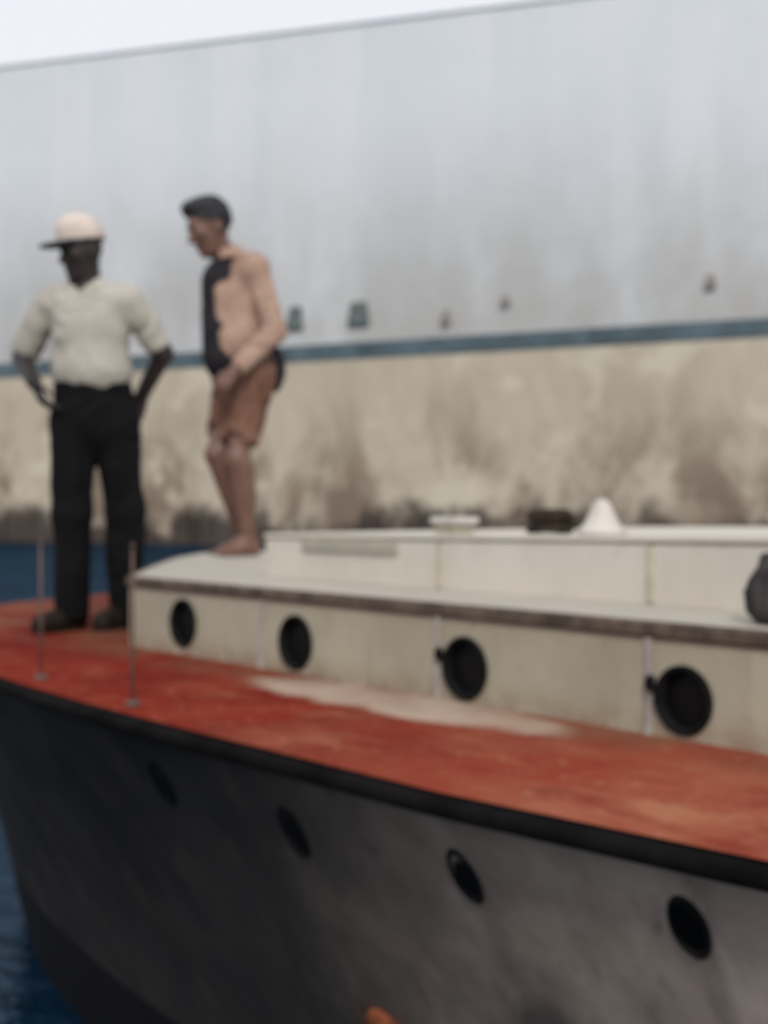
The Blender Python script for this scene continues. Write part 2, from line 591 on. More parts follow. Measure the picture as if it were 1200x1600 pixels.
def build_hull():
    bm = bmesh.new()
    zs = [-0.9, -.7, -.5, -.3, -.15, 0, .12, .24, .36, .48, .6, .72, .84, .95, 1.05, 1.15]
    n = len(DECK)
    cols = []
    for i in range(n):
        cols.append([bm.verts.new(hull_pt(i, z)) for z in zs])
    mir = []
    for i in range(n - 1):
        mir.append([bm.verts.new((-hull_pt(i, z).x, hull_pt(i, z).y, z)) for z in zs])
    seq = cols + mir[::-1]
    for A, B in zip(seq[:-1], seq[1:]):
        for k in range(len(zs) - 1):
            bm.faces.new((A[k], B[k], B[k + 1], A[k + 1]))
    for k in range(len(zs) - 1):
        bm.faces.new((seq[-1][k], seq[0][k], seq[0][k + 1], seq[-1][k + 1]))
    bmesh.ops.remove_doubles(bm, verts=bm.verts, dist=1e-4)
    # shallow dents between frames
    for v in bm.verts:
        if v.co.y > -8 and v.co.z > 0:
            v.co.x += 0.006 * mnoise.noise((v.co.x * 1.4, v.co.y * 1.8, v.co.z * 2.2))
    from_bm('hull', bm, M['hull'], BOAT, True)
    # deck sheet
    full = [(x, y) for x, y in DECK] + [(-x, y) for x, y in DECK[:-1]][::-1]
    bm = bmesh.new()
    ctr = []
    mids = []
    # strips across the boat so that the sheet shades cleanly
    for i in range(n):
        x, y = DECK[i]
        row = [bm.verts.new((x * k, y, ZD + .015 * (1 - k * k))) for k in (1, .8, .55, .28, 0, -.28, -.55, -.8, -1)] if abs(x) > 1e-4 else [bm.verts.new((0, y, ZD))]
        ctr.append(row)
    for A, B in zip(ctr[:-1], ctr[1:]):
        if len(B) == 1:
            for k in range(len(A) - 1): bm.faces.new((A[k], A[k + 1], B[0]))
        else:
            for k in range(len(A) - 1): bm.faces.new((A[k], A[k + 1], B[k + 1], B[k]))
    from_bm('deck', bm, M['red'], BOAT, True)
    # wale: a rounded black strake under the deck edge
    bm = bmesh.new()
    prof = [(-.02, ZD - .004), (.012, ZD - .006), (.03, ZD - .014), (.03, ZD - .034), (.01, ZD - .043), (-.06, ZD - .045)]
    prev = None
    m_ = len(full)
    first = None
    for i in range(m_):
        p0, p1, p2 = Vector((*full[max(i - 1, 0)], 0)), Vector((*full[i], 0)), Vector((*full[min(i + 1, m_ - 1)], 0))
        t = (p2 - p0).normalized()
        nrm = Vector((-t.y, t.x, 0))
        cur = [bm.verts.new((p1.x + nrm.x * a, p1.y + nrm.y * a, z + .003 * mnoise.noise((p1.x * 2, p1.y * 3, 0)))) for a, z in prof]
        if prev:
            for k in range(len(prof) - 1): bm.faces.new((prev[k], cur[k], cur[k + 1], prev[k + 1]))
        prev = cur
    from_bm('wale', bm, M['wale'], BOAT, True)


build_hull()


def hull_surface(b, z):
    """point and outward normal on the near side at forward position b"""
    lo = None
    for i in range(len(DECK) - 1):
        p, q = hull_pt(i, z), hull_pt(i + 1, z)
        if p.y <= b <= q.y:
            f = (b - p.y) / (q.y - p.y)
            a = p.lerp(q, f)
            p2, q2 = hull_pt(i, z + .05), hull_pt(i + 1, z + .05)
            tv = (p2.lerp(q2, f) - a)
            th = (q - p)
            nn = tv.cross(th).normalized()
            if nn.x > 0: nn = -nn
            return a, nn
    raise ValueError(b)


def hull_port(b, z, r):
    p, nn = hull_surface(b, z)
    F = Matrix.Translation(p) @ frame_z(nn) @ Matrix.Diagonal((1, 1.7, 1, 1))      # upright oval
    bm = bmesh.new()
    bm_lathe(bm, [(r + .007, -.02), (r + .007, .004), (r + .004, .008), (r, .008), (r - .002, -.002)], F, 28)
    rim = from_bm('hull_port', bm, M['hullrim'], BOAT, True)
    bm = bmesh.new()
    bm_lathe(bm, [(r, .001), (r * .6, .0025), (0, .003)], F, 28)
    from_bm('pane', bm, M['hole'], rim, True)
    return rim


for b, z, r in ((2.84, 1.0, .034), (2.28, .985, .034), (1.73, 1.01, .031), (1.245, 1.03, .030)):
    hull_port(b, z, r)


# rusty discharge pipe low on the hull
def discharge(b, z):
    p, nn = hull_surface(b, z)
    F = Matrix.Translation(p) @ frame_z(nn)
    bm = bmesh.new()
    bm_lathe(bm, [(.066, -.02), (.068, .006), (.062, .012), (.046, .012), (.044, .030), (.038, .031), (.037, .0)], F, 24)
    o = from_bm('discharge_pipe', bm, M['rust'], BOAT, True)
    bm = bmesh.new()
    bm_lathe(bm, [(.037, .016), (0, .014)], F, 24)
    from_bm('pipe_mouth', bm, M['hole'], o)


discharge(2.245, 0.485)

# ---- cabin trunk
TN = 2.25 - NC            # near side of the trunk in local x  (-1.45)
FRONT = [(2.25, 4.10), (2.62, 4.60), (3.11, 5.22), (3.45, 5.56), (3.70, 5.66), (3.95, 5.56), (4.29, 5.22), (4.78, 4.60), (5.15, 4.10)]


def ztop(n):
    return ZT + .012 * (1 - ((n - NC) / 1.45) ** 2)


def panel_with_hole(y0, y1, z0, z1, x, hc=None, r=0.0, depth=.05, seg=32):
    """flat side panel in the plane x, facing -x, with a round hole and its reveal; back closed"""
    bm = bmesh.new()
    th = .022
    if hc is None:
        bm_box(bm, (x + th / 2, (y0 + y1) / 2, (z0 + z1) / 2), (th, y1 - y0, z1 - z0), .003)
        return bm
    cy, cz = hc
    ring, outer = [], []
    corners = [math.atan2(zc - cz, yc - cy) % (2 * math.pi) for yc in (y0, y1) for zc in (z0, z1)]
    angs = sorted([2 * math.pi * k / seg for k in range(seg)] + corners)
    for a in angs:
        dy, dz = math.cos(a), math.sin(a)
        ty = ((y1 - cy) / dy if dy > 1e-9 else (y0 - cy) / dy if dy < -1e-9 else 1e9)
        tz = ((z1 - cz) / dz if dz > 1e-9 else (z0 - cz) / dz if dz < -1e-9 else 1e9)
        t = min(ty, tz)
        outer.append(((x, cy + dy * t, cz + dz * t)))
        ring.append((x, cy + dy * r, cz + dz * r))
    O = [bm.verts.new(p) for p in outer]
    I = [bm.verts.new(p) for p in ring]
    OB = [bm.verts.new((p[0] + th, p[1], p[2])) for p in outer]
    IB = [bm.verts.new((p[0] + depth, p[1], p[2])) for p in ring]
    k = len(angs)
    for i in range(k):
        j = (i + 1) % k
        if (O[i].co - O[j].co).length < 1e-7: continue
        bm.faces.new((O[i], O[j], I[j], I[i]))
        bm.faces.new((I[i], I[j], IB[j], IB[i]))
        bm.faces.new((O[j], O[i], OB[i], OB[j]))
    return bm


SEAMS = [4.10, 3.27, 2.46, 1.775, 1.05, 0.33, -0.40, -1.15, -1.9]
PORTS = [(3.73, 1.305), (3.09, 1.292), (2.36, 1.286), (1.70, 1.283), (0.98, 1.283), (0.28, 1.283), None, None]


def build_trunk():
    side = []
    for i in range(len(SEAMS) - 1):
        y1, y0 = SEAMS[i] - (.004 if i else 0), SEAMS[i + 1] + .004
        pt = None
        for q in PORTS:
            if q and y0 < q[0] < y1: pt = q
        r = (.081, .082, .081, .075, .078, .08, .08, .08)[i]
        # a port lying close to a seam is centred a little inside its panel
        if pt:
            cy = min(max(pt[0], y0 + r + .012), y1 - r - .012)
            pt = (cy, pt[1])
        bm = panel_with_hole(y0, y1, ZD + .005, ZT - .006, TN, pt, r)
        from_bm('side_panel', bm, M['side'], BOAT)
        if pt:
            F = Matrix.Translation((TN, pt[0], pt[1])) @ frame_z((-1, 0, 0))
            bm = bmesh.new()
            bm_lathe(bm, [(r + .001, -.045), (r + .001, .006), (r - .004, .011), (r - .012, .008), (r - .014, -.02)], F, 32)
            rim = from_bm('porthole', bm, M['rim'], BOAT, True)
            bm = bmesh.new()
            bm_lathe(bm, [(r - .012, -.018), (r * .5, -.015), (0, -.014)], F, 32)
            from_bm('pane', bm, M['hole'], rim, True)
            # hinge lug on the forward edge
            if i < 2: continue
            bm = bmesh.new()
            bm_box(bm, (TN - .012, pt[0] + r + .006, pt[1] + .03), (.016, .020, .028), .004)
            bm_tube(bm, [(TN - .016, pt[0] + r + .002, pt[1] + .012), (TN - .016, pt[0] + r + .002, pt[1] + .048)], .006, 8)
            from_bm('hinge', bm, M['rim'], rim)
    # batten over every seam
    for yb in SEAMS[1:-1]:
        box('batten', (TN - .003, yb, (ZD + ZT) / 2 - .004), (.009, .020, ZT - ZD - .016), M['batten'], BOAT, .003)
    # far side and the pointed front, as plates
    pts = [(n - NC, b) for n, b in FRONT] + [(1.45, SEAMS[-1])]
    bm = bmesh.new()
    lo = [bm.verts.new((x, y, ZD + .004)) for x, y in pts]
    hi = [bm.verts.new((x, y, ztop(x + NC) - .006)) for x, y in pts]
    for i in range(len(pts) - 1):
        bm.faces.new((lo[i], lo[i + 1], hi[i + 1], hi[i]))
    aft0, aft1 = bm.verts.new((TN, SEAMS[-1], ZD + .004)), bm.verts.new((TN, SEAMS[-1], ZT - .006))
    bm.faces.new((lo[-1], aft0, aft1, hi[-1]))
    from_bm('front_plate', bm, M['side'], BOAT)
    # top sheet (cambered)
    bm = bmesh.new()
    rows = []
    ys = [SEAMS[-1] + (4.1 - SEAMS[-1]) * i / 8 for i in range(9)]
    xs = [TN + 2.9 * i / 12 for i in range(13)]

    def fb(n):
        for (n0, b0), (n1, b1) in zip(FRONT[:-1], FRONT[1:]):
            if n0 - 1e-6 <= n <= n1 + 1e-6: return b0 + (b1 - b0) * (n - n0) / (n1 - n0)
        return 4.1
    for x in xs:
        rows.append([bm.verts.new((x, y, ztop(x + NC))) for y in ys] + [bm.verts.new((x, 4.1 + (fb(x + NC) - 4.1) * k / 4 + 1e-4 * k, ztop(x + NC))) for k in range(1, 5)])
    for A, B in zip(rows[:-1], rows[1:]):
        for k in range(len(A) - 1): bm.faces.new((A[k], A[k + 1], B[k + 1], B[k]))
    o = from_bm('trunk_top', bm, M['top'], BOAT, True)
    # wooden moulding along the top edge, side and front
    path = [(TN, SEAMS[-1])] + [(n - NC, b) for n, b in FRONT] + [(1.45, SEAMS[-1])]
    bm = bmesh.new()
    prof = [(-.006, .002), (.008, .002), (.013, -.006), (.013, -.028), (.008, -.034), (-.006, -.034)]
    prev = None
    for i, (x, y) in enumerate(path):
        p0, p2 = path[max(i - 1, 0)], path[min(i + 1, len(path) - 1)]
        d1 = Vector((x - p0[0], y - p0[1])) if i else Vector((p2[0] - x, p2[1] - y))
        d2 = Vector((p2[0] - x, p2[1] - y)) if i < len(path) - 1 else d1
        t = (d1.normalized() + d2.normalized()).normalized()
        nr = Vector((-t.y, t.x))
        k = 1 / max(.5, nr.dot(Vector((-d1.normalized().y, d1.normalized().x))))
        cur = [bm.verts.new((x + nr.x * a * k, y + nr.y * a * k, ztop(x + NC) + z)) for a, z in prof]
        if prev:
            for j in range(len(prof) - 1): bm.faces.new((prev[j], cur[j], cur[j + 1], prev[j + 1]))
            bm.faces.new((prev[-1], cur[-1], cur[0], prev[0]))
        prev = cur
    from_bm('edge_moulding', bm, M['mould'], BOAT)


build_trunk()

# ---- raised cabin top behind
RN = 2.60 - NC
RSEAM = [3.76, 2.84, 2.05, 1.27, 0.48, -0.4, -1.6]


def rz(b):
    return 1.595 + .012 * (3.68 - b)


def slab(name, pts_xy, z0f, z1f, mat, bev=.006):
    bm = bmesh.new()
    lo = [bm.verts.new((x, y, z0f(x, y))) for x, y in pts_xy]
    hi = [bm.verts.new((x, y, z1f(x, y))) for x, y in pts_xy]
    n = len(pts_xy)
    bm.faces.new(lo[::-1])
    bm.faces.new(hi)
    for i in range(n): bm.faces.new((lo[i], lo[(i + 1) % n], hi[(i + 1) % n], hi[i]))
    if bev: bmesh.ops.bevel(bm, geom=list(bm.edges), offset=bev, segments=2, affect='EDGES')
    return from_bm(name, bm, mat, BOAT)


def build_raised():
    for i in range(len(RSEAM) - 1):
        y1, y0 = RSEAM[i], RSEAM[i + 1]
        g = .005
        slab('raised_panel', [(RN, y0 + g), (RN + .03, y0 + g), (RN + .03, y1 - g), (RN, y1 - g)],
             lambda x, y: ztop(x + NC) - .004, lambda x, y: rz(y) - .012, M['roof'], .004)
        if i:
            box('seam_batten', (RN - .001, y1, (ztop(RN + NC) + rz(y1)) / 2 - .006), (.008, .022, rz(y1) - ztop(RN + NC) - .02), M['seam'], BOAT, .002)
    # front plate, far side, roof sheet with a small overhang
    slab('front_panel', [(RN + .035, 3.735), (1.10, 3.735), (1.10, 3.76), (RN + .035, 3.76)],
         lambda x, y: ZT - .004, lambda x, y: rz(y) - .014, M['roof'], .004)
    slab('far_panel', [(1.07, -1.6), (1.10, -1.6), (1.10, 3.73), (1.07, 3.73)],
         lambda x, y: ZT - .004, lambda x, y: rz(y) - .014, M['roof'], .004)
    slab('roof_sheet', [(RN - .005, -1.6), (1.105, -1.6), (1.105, 3.765), (RN - .005, 3.765)],
         lambda x, y: rz(y) - .010, lambda x, y: rz(y) + .008, M['roof'], .006)
    # small hatch with an overhanging lid
    y, z = 2.88, rz(2.88) + .010
    hb = box('hatch', (RN + .10, y, z + .014), (.085, .085, .028), M['side'], BOAT, .004)
    box('lid', (RN + .10, y, z + .0395), (.105, .11, .022), M['cone'], hb, .006)
    # shallow louvred vent in the foremost raised panel
    yv, zv = 3.28, 1.567
    fr = box('louvre', (RN - .004, yv, zv), (.010, .50, .040), M['seam'], BOAT, .003)
    for k in range(4):
        box('slat', (RN - .011, yv, zv - .0135 + .009 * k), (.006, .47, .004), M['roof'], fr, .0015)
    # tapered ventilator
    y = 2.31
    bm = bmesh.new()
    F = Matrix.Translation((RN + .12, y, rz(y) + .010))
    bm_lathe(bm, [(0, 0), (.072, 0), (.066, .012), (.048, .03), (.034, .06), (.024, .082), (.012, .094), (0, .097)], F, 24)
    v = from_bm('ventilator', bm, M['cone'], BOAT, True)


build_raised()

# ---- stanchions on the deck edge near the bow
for b, n in ((2.90, 1.60), (3.52, 1.64)):
    x = n - NC
    bm = bmesh.new()
    bm_tube(bm, [(x, b, ZD + .004), (x, b, ZD + .20), (x, b, ZD + .40)], .0045, 8)
    st = from_bm('stanchion', bm, M['post'], BOAT, True)
    bm = bmesh.new()
    bm_lathe(bm, [(0, .012), (.016, .010), (.020, .004), (.020, -.002)], Matrix.Translation((x, b, ZD + .004)), 16)
    from_bm('foot', bm, M['post'], st)
    bm = bmesh.new()
    bmesh.ops.create_uvsphere(bm, u_segments=12, v_segments=8, radius=.006, matrix=Matrix.Translation((x, b, ZD + .41)))
    from_bm('ball', bm, M['post'], st, True)


# ---- loose things on the trunk
def rope_coil():
    c = W(2.60 + .12, 2.50, rz(2.50) + .012)
    bm = bmesh.new()
    for k in range(5):
        rr = .060 - .008 * (k % 3)
        pts = [(rr * math.cos(a) * (1 + .08 * math.sin(3 * a + k)), rr * .8 * math.sin(a), .010 + .012 * k + .003 * math.sin(2 * a + k)) for a in [2 * math.pi * i / 24 for i in range(24)]]
        bm_tube(bm, pts, .009, 8, closed=True)
    bm_tube(bm, [(.055, 0, .03), (.08, .03, .02), (.10, .02, .01), (.11, .05, .01)], .009, 8)
    o = from_bm('rope_coil', bm, M['rope'], None, True)
    o.location = c
    tag(o, 'small coil of dark rope lying on the white cabin top beside the cone ventilator', 'rope')


rope_coil()


# ------------------------------------------------------------------ implicit modelling for people and cloth
class Field:
    def __init__(self, lo, hi, vox):
        self.lo = np.array(lo, np.float32)
        self.v = vox
        self.n = np.ceil((np.array(hi) - self.lo) / vox).astype(int) + 1
        self.D = np.full(self.n, 1.0, np.float32)

    def _win(self, a, b, pad):
        i0 = np.clip(np.floor((np.minimum(a, b) - pad - self.lo) / self.v).astype(int), 0, self.n)
        i1 = np.clip(np.ceil((np.maximum(a, b) + pad - self.lo) / self.v).astype(int) + 1, 0, self.n)
        sl = tuple(slice(i0[k], i1[k]) for k in range(3))
        ax = [self.lo[k] + self.v * np.arange(i0[k], i1[k], dtype=np.float32) for k in range(3)]
        P = np.stack(np.meshgrid(*ax, indexing='ij'), -1)
        return sl, P

    def _merge(self, sl, d, k, op):
        A = self.D[sl]
        if op == 'u':
            if k > 0:
                h = np.maximum(k - np.abs(A - d), 0) / k
                self.D[sl] = np.minimum(A, d) - h * h * k * .25
            else:
                self.D[sl] = np.minimum(A, d)
        else:
            d = -d
            if k > 0:
                h = np.maximum(k - np.abs(A - d), 0) / k
                self.D[sl] = np.maximum(A, d) + h * h * k * .25
            else:
                self.D[sl] = np.maximum(A, d)

    def cap(self, a, b, ra, rb=None, k=.02, flat=None, op='u'):
        """tapered capsule; flat=(direction, factor) squashes it along a direction"""
        a, b = np.array(a, np.float32), np.array(b, np.float32)
        rb = ra if rb is None else rb
        sl, P = self._win(a, b, max(ra, rb) + k + 3 * self.v)
        q = P - a
        ba = b - a
        if flat is not None:
            f = np.array(flat[0], np.float32)
            f /= np.linalg.norm(f)
            q = q + (flat[1] - 1) * (q @ f)[..., None] * f
            ba = ba + (flat[1] - 1) * (ba @ f) * f
        L = max(float(ba @ ba), 1e-9)
        t = np.clip((q @ ba) / L, 0, 1)
        d = np.linalg.norm(q - t[..., None] * ba, axis=-1) - (ra + (rb - ra) * t)
        self._merge(sl, d, k, op)
        return self

    def ell(self, c, r, axes=None, k=.02, op='u'):
        c, r = np.array(c, np.float32), np.array(r, np.float32)
        m = float(r.max())
        sl, P = self._win(c, c, m + k + 3 * self.v)
        q = P - c
        if axes is not None:
            q = q @ np.array(axes, np.float32).T
        k0 = np.linalg.norm(q / r, axis=-1)
        k1 = np.linalg.norm(q / (r * r), axis=-1)
        d = np.where(k1 > 1e-6, k0 * (k0 - 1) / np.maximum(k1, 1e-6), -float(r.min()))
        self._merge(sl, d, k, op)
        return self

    def cut(self, p, n):
        """remove everything on the +n side of the plane through p"""
        p, n = np.array(p, np.float32), np.array(n, np.float32)
        n = n / np.linalg.norm(n)
        ax = [self.lo[k] + self.v * np.arange(self.n[k], dtype=np.float32) for k in range(3)]
        d = (ax[0] - p[0])[:, None, None] * n[0] + (ax[1] - p[1])[None, :, None] * n[1] + (ax[2] - p[2])[None, None, :] * n[2]
        self.D = np.maximum(self.D, d.astype(np.float32))
        return self

    def mesh(self, name, disp=None):
        D = self.D
        ins = D < 0
        c = [ins[:-1, :-1, :-1], ins[1:, :-1, :-1], ins[:-1, 1:, :-1], ins[1:, 1:, :-1], ins[:-1, :-1, 1:], ins[1:, :-1, 1:], ins[:-1, 1:, 1:], ins[1:, 1:, 1:]]
        cnt = sum(x.astype(np.int8) for x in c)
        act = (cnt > 0) & (cnt < 8)
        idx = np.full(act.shape, -1, np.int64)
        ijk = np.argwhere(act)
        idx[act] = np.arange(len(ijk))
        off = np.array([(i & 1, (i >> 1) & 1, (i >> 2) & 1) for i in range(8)])
        vals = np.stack([D[tuple((ijk + o).T)] for o in off], 1)
        acc = np.zeros((len(ijk), 3))
        num = np.zeros(len(ijk))
        for a in range(8):
            for b in range(a + 1, 8):
                if abs(off[a] - off[b]).sum() != 1: continue
                va, vb = vals[:, a], vals[:, b]
                x = (va < 0) != (vb < 0)
                t = np.where(x, va / np.where(x, va - vb, 1), 0)
                acc += np.where(x[:, None], off[a] + t[:, None] * (off[b] - off[a]), 0)
                num += x
        V = self.lo + self.v * (ijk + acc / num[:, None])
        quads = []
        for ax in range(3):
            o1, o2 = [k for k in range(3) if k != ax]
            s0 = [slice(None)] * 3
            s1 = [slice(None)] * 3
            s0[ax] = slice(0, -1)
            s1[ax] = slice(1, None)
            A, B = ins[tuple(s0)], ins[tuple(s1)]
            E = np.argwhere(A != B)
            E = E[(E[:, o1] > 0) & (E[:, o2] > 0) & (E[:, o1] < D.shape[o1] - 1) & (E[:, o2] < D.shape[o2] - 1)]
            fl = A[tuple(E.T)]
            e1 = np.zeros(3, int); e1[o1] = 1
            e2 = np.zeros(3, int); e2[o2] = 1
            q = np.stack([idx[tuple((E - e1 - e2).T)], idx[tuple((E - e2).T)], idx[tuple(E.T)], idx[tuple((E - e1).T)]], 1)
            flip = fl if ax != 1 else ~fl
            q[~flip] = q[~flip][:, ::-1]
            quads.append(q)
        Q = np.concatenate(quads)
        Q = Q[(Q >= 0).all(1)]
        # two relaxation passes
        for _ in range(2):
            a2 = np.zeros_like(V); c2 = np.zeros(len(V))
            for i in range(4):
                np.add.at(a2, Q[:, i], V[Q[:, (i + 1) % 4]]); np.add.at(c2, Q[:, i], 1)
            V = V * .5 + .5 * a2 / np.maximum(c2, 1)[:, None]
        if disp is not None:
            fn = np.cross(V[Q[:, 2]] - V[Q[:, 0]], V[Q[:, 3]] - V[Q[:, 1]])
            N = np.zeros_like(V)
            for i in range(4): np.add.at(N, Q[:, i], fn)
            N /= np.maximum(np.linalg.norm(N, axis=1), 1e-12)[:, None]
            V = V + N * np.array([disp(p) for p in V])[:, None]
        me = bpy.data.meshes.new(name)
        me.from_pydata(V.tolist(), [], Q.tolist())
        me.update()
        return me


def folds(amp, fx=(14, 14, 26), amp2=0.0, seed=0.0):
    def f(p):
        w = mnoise.noise((p[0] * fx[0] + seed, p[1] * fx[1], p[2] * fx[2] * .5 + 2.5 * mnoise.noise((p[0] * 5, p[1] * 5, p[2] * 5 + seed))))
        return amp * (1 - 2 * abs(w)) * .9 + amp2 * mnoise.noise((p[0] * 5 + seed, p[1] * 5, p[2] * 4))
    return f


def unit(v):
    v = np.array(v, float)
    return v / np.linalg.norm(v)


def head(F, c, f, u, g=1.0):
    """skull, face, ears and throat; c = centre of the skull, f forward, u up"""
    f = unit(f)
    u = unit(np.array(u, float) - np.dot(u, f) * f)
    r = np.cross(f, u)
    c = np.array(c, float)
    A = [r, f, u]
    P = lambda a, b, z: c + g * (a * r + b * f + z * u)
    F.ell(P(0, -.012, .028), (.073 * g, .094 * g, .092 * g), A, .02)          # skull
    F.ell(P(0, .030, -.030), (.060 * g, .062 * g, .080 * g), A, .03)          # face
    F.ell(P(0, .044, -.098), (.036 * g, .036 * g, .028 * g), A, .03)          # jaw
    F.ell(P(0, .070, -.106), (.018 * g, .016 * g, .016 * g), A, .02)          # chin
    F.cap(P(-.030, .078, .022), P(.030, .078, .022), .012, .012, .018)   # brow
    for s in (-1, 1):
        F.ell(P(.038 * s, .066, -.018), (.022 * g, .018 * g, .016 * g), A, .02)   # cheekbone
        F.ell(P(.031 * s, .090, .004), (.015 * g, .014 * g, .010 * g), A, .010, 's')  # socket
        F.ell(P(.074 * s, -.008, -.008), (.010 * g, .020 * g, .032 * g), A, .006)   # ear
        F.ell(P(.082 * s, -.003, -.006), (.006 * g, .010 * g, .018 * g), A, .004, 's')
        F.ell(P(.010 * s, .100, -.040), (.009 * g, .010 * g, .008 * g), A, .008)    # nostril
    F.cap(P(0, .088, .010), P(0, .112, -.034), .008, .012, .012)    # nose
    F.ell(P(0, .084, -.064), (.024 * g, .013 * g, .006 * g), A, .008)           # upper lip
    F.ell(P(0, .082, -.077), (.021 * g, .013 * g, .007 * g), A, .008)           # lower lip
    F.cap(P(-.02, .099, -.0705), P(.02, .099, -.0705), .0035, .0035, .004, op='s')
    return P, A


def hand(F, w, d, palm, curl=.5, thumb_side=1, size=1.0):
    """wrist w, direction d of the fingers, palm normal, curl in radians per joint"""
    d = unit(d)
    palm = unit(np.array(palm, float) - np.dot(palm, d) * d)
    s = np.cross(d, palm) * thumb_side         # towards the thumb
    w = np.array(w, float)
    z = size
    K = []
    for i, (off, ln) in enumerate(((.030, .088), (.010, .092), (-.011, .088), (-.030, .080))):
        k0 = w + d * .012 * z + s * off * .6 * z
        k1 = w + d * ln * z + s * off * z
        F.cap(k0, k1, .0145 * z, .0115 * z, .010)
        K.append(k1)
    F.cap(w - d * .02, w + d * .02 * z, .027 * z, .025 * z, .012, (palm, 1.35))
    for i, (k1, L) in enumerate(zip(K, ((.040, .026, .021), (.045, .029, .022), (.041, .027, .021), (.032, .021, .019)))):
        p, ang = k1, .15 + .12 * i * curl
        sp = s * (.10 - .07 * i)
        for j, l in enumerate(L):
            ang += curl * (.75 if j else .6)
            dd = unit(d * math.cos(ang) + palm * math.sin(ang) + sp * (1 - .3 * j))
            q = p + dd * l * z
            F.cap(p, q, (.0098 - .0012 * j) * z, (.0090 - .0014 * j) * z, .003)
            p = q
    # thumb, leaving the side of the palm near its base
    t0 = w + d * .022 * z + s * .024 * z
    t1 = t0 + unit(d * .75 + s * .75 + palm * .25) * .040 * z
    t2 = t1 + unit(d * .95 + s * .25 + palm * .35) * .033 * z
    t3 = t2 + unit(d * .98 + s * .02 + palm * .45) * .026 * z
    F.cap(t0, t1, .0145 * z, .0115 * z, .008)
    F.cap(t1, t2, .0112 * z, .0098 * z, .003)
    F.cap(t2, t3, .0098 * z, .0080 * z, .003)


def eye(par, pos, r, mat, fwd):
    bm = bmesh.new()
    bmesh.ops.create_uvsphere(bm, u_segments=14, v_segments=10, radius=r, matrix=Matrix.Translation(pos))
    o = from_bm('eye', bm, mat, par, True)
    bm = bmesh.new()
    bmesh.ops.create_uvsphere(bm, u_segments=10, v_segments=6, radius=r * .5, matrix=Matrix.Translation(Vector(pos) + Vector(fwd) * r * .62))
    from_bm('iris', bm, M['hole'], o, True)


EYE = simple('eye_white', (0.34, 0.31, 0.28), .3, .5, .05)


def shoe(par, heel, toe, mat, solem, w=.045):
    F = Field(np.minimum(heel, toe) - .14, np.maximum(heel, toe) + np.array((.14, .14, .16)), .005)
    h, t = np.array(heel, float), np.array(toe, float)
    d = unit(t - h)
    F.cap(h + (0, 0, .042), t - d * .04 + (0, 0, .034), w * .84, w * .95, .02, ((0, 0, 1), 1.25))
    F.cap(h + d * .01 + (0, 0, .05), h + d * .035 + (0, 0, .105), .043, .042, .03)
    F.cap(h + d * .09 + (0, 0, .06), t - d * .05 + (0, 0, .040), .038, .038, .02)
    F.cut((0, 0, heel[2] + .012), (0, 0, -1))
    o = link('shoe', F.mesh('shoe'), mat, par, True)
    G = Field(np.minimum(heel, toe) - .14, np.maximum(heel, toe) + np.array((.14, .14, .10)), .005)
    G.cap(h + (0, 0, .010), t - d * .04 + (0, 0, .010), w * .9, w * 1.02, .0)
    G.cut((0, 0, heel[2] + .016), (0, 0, 1))
    G.cut((0, 0, heel[2] + .001), (0, 0, -1))
    link('sole', G.mesh('sole'), solem, o, False)
    return o


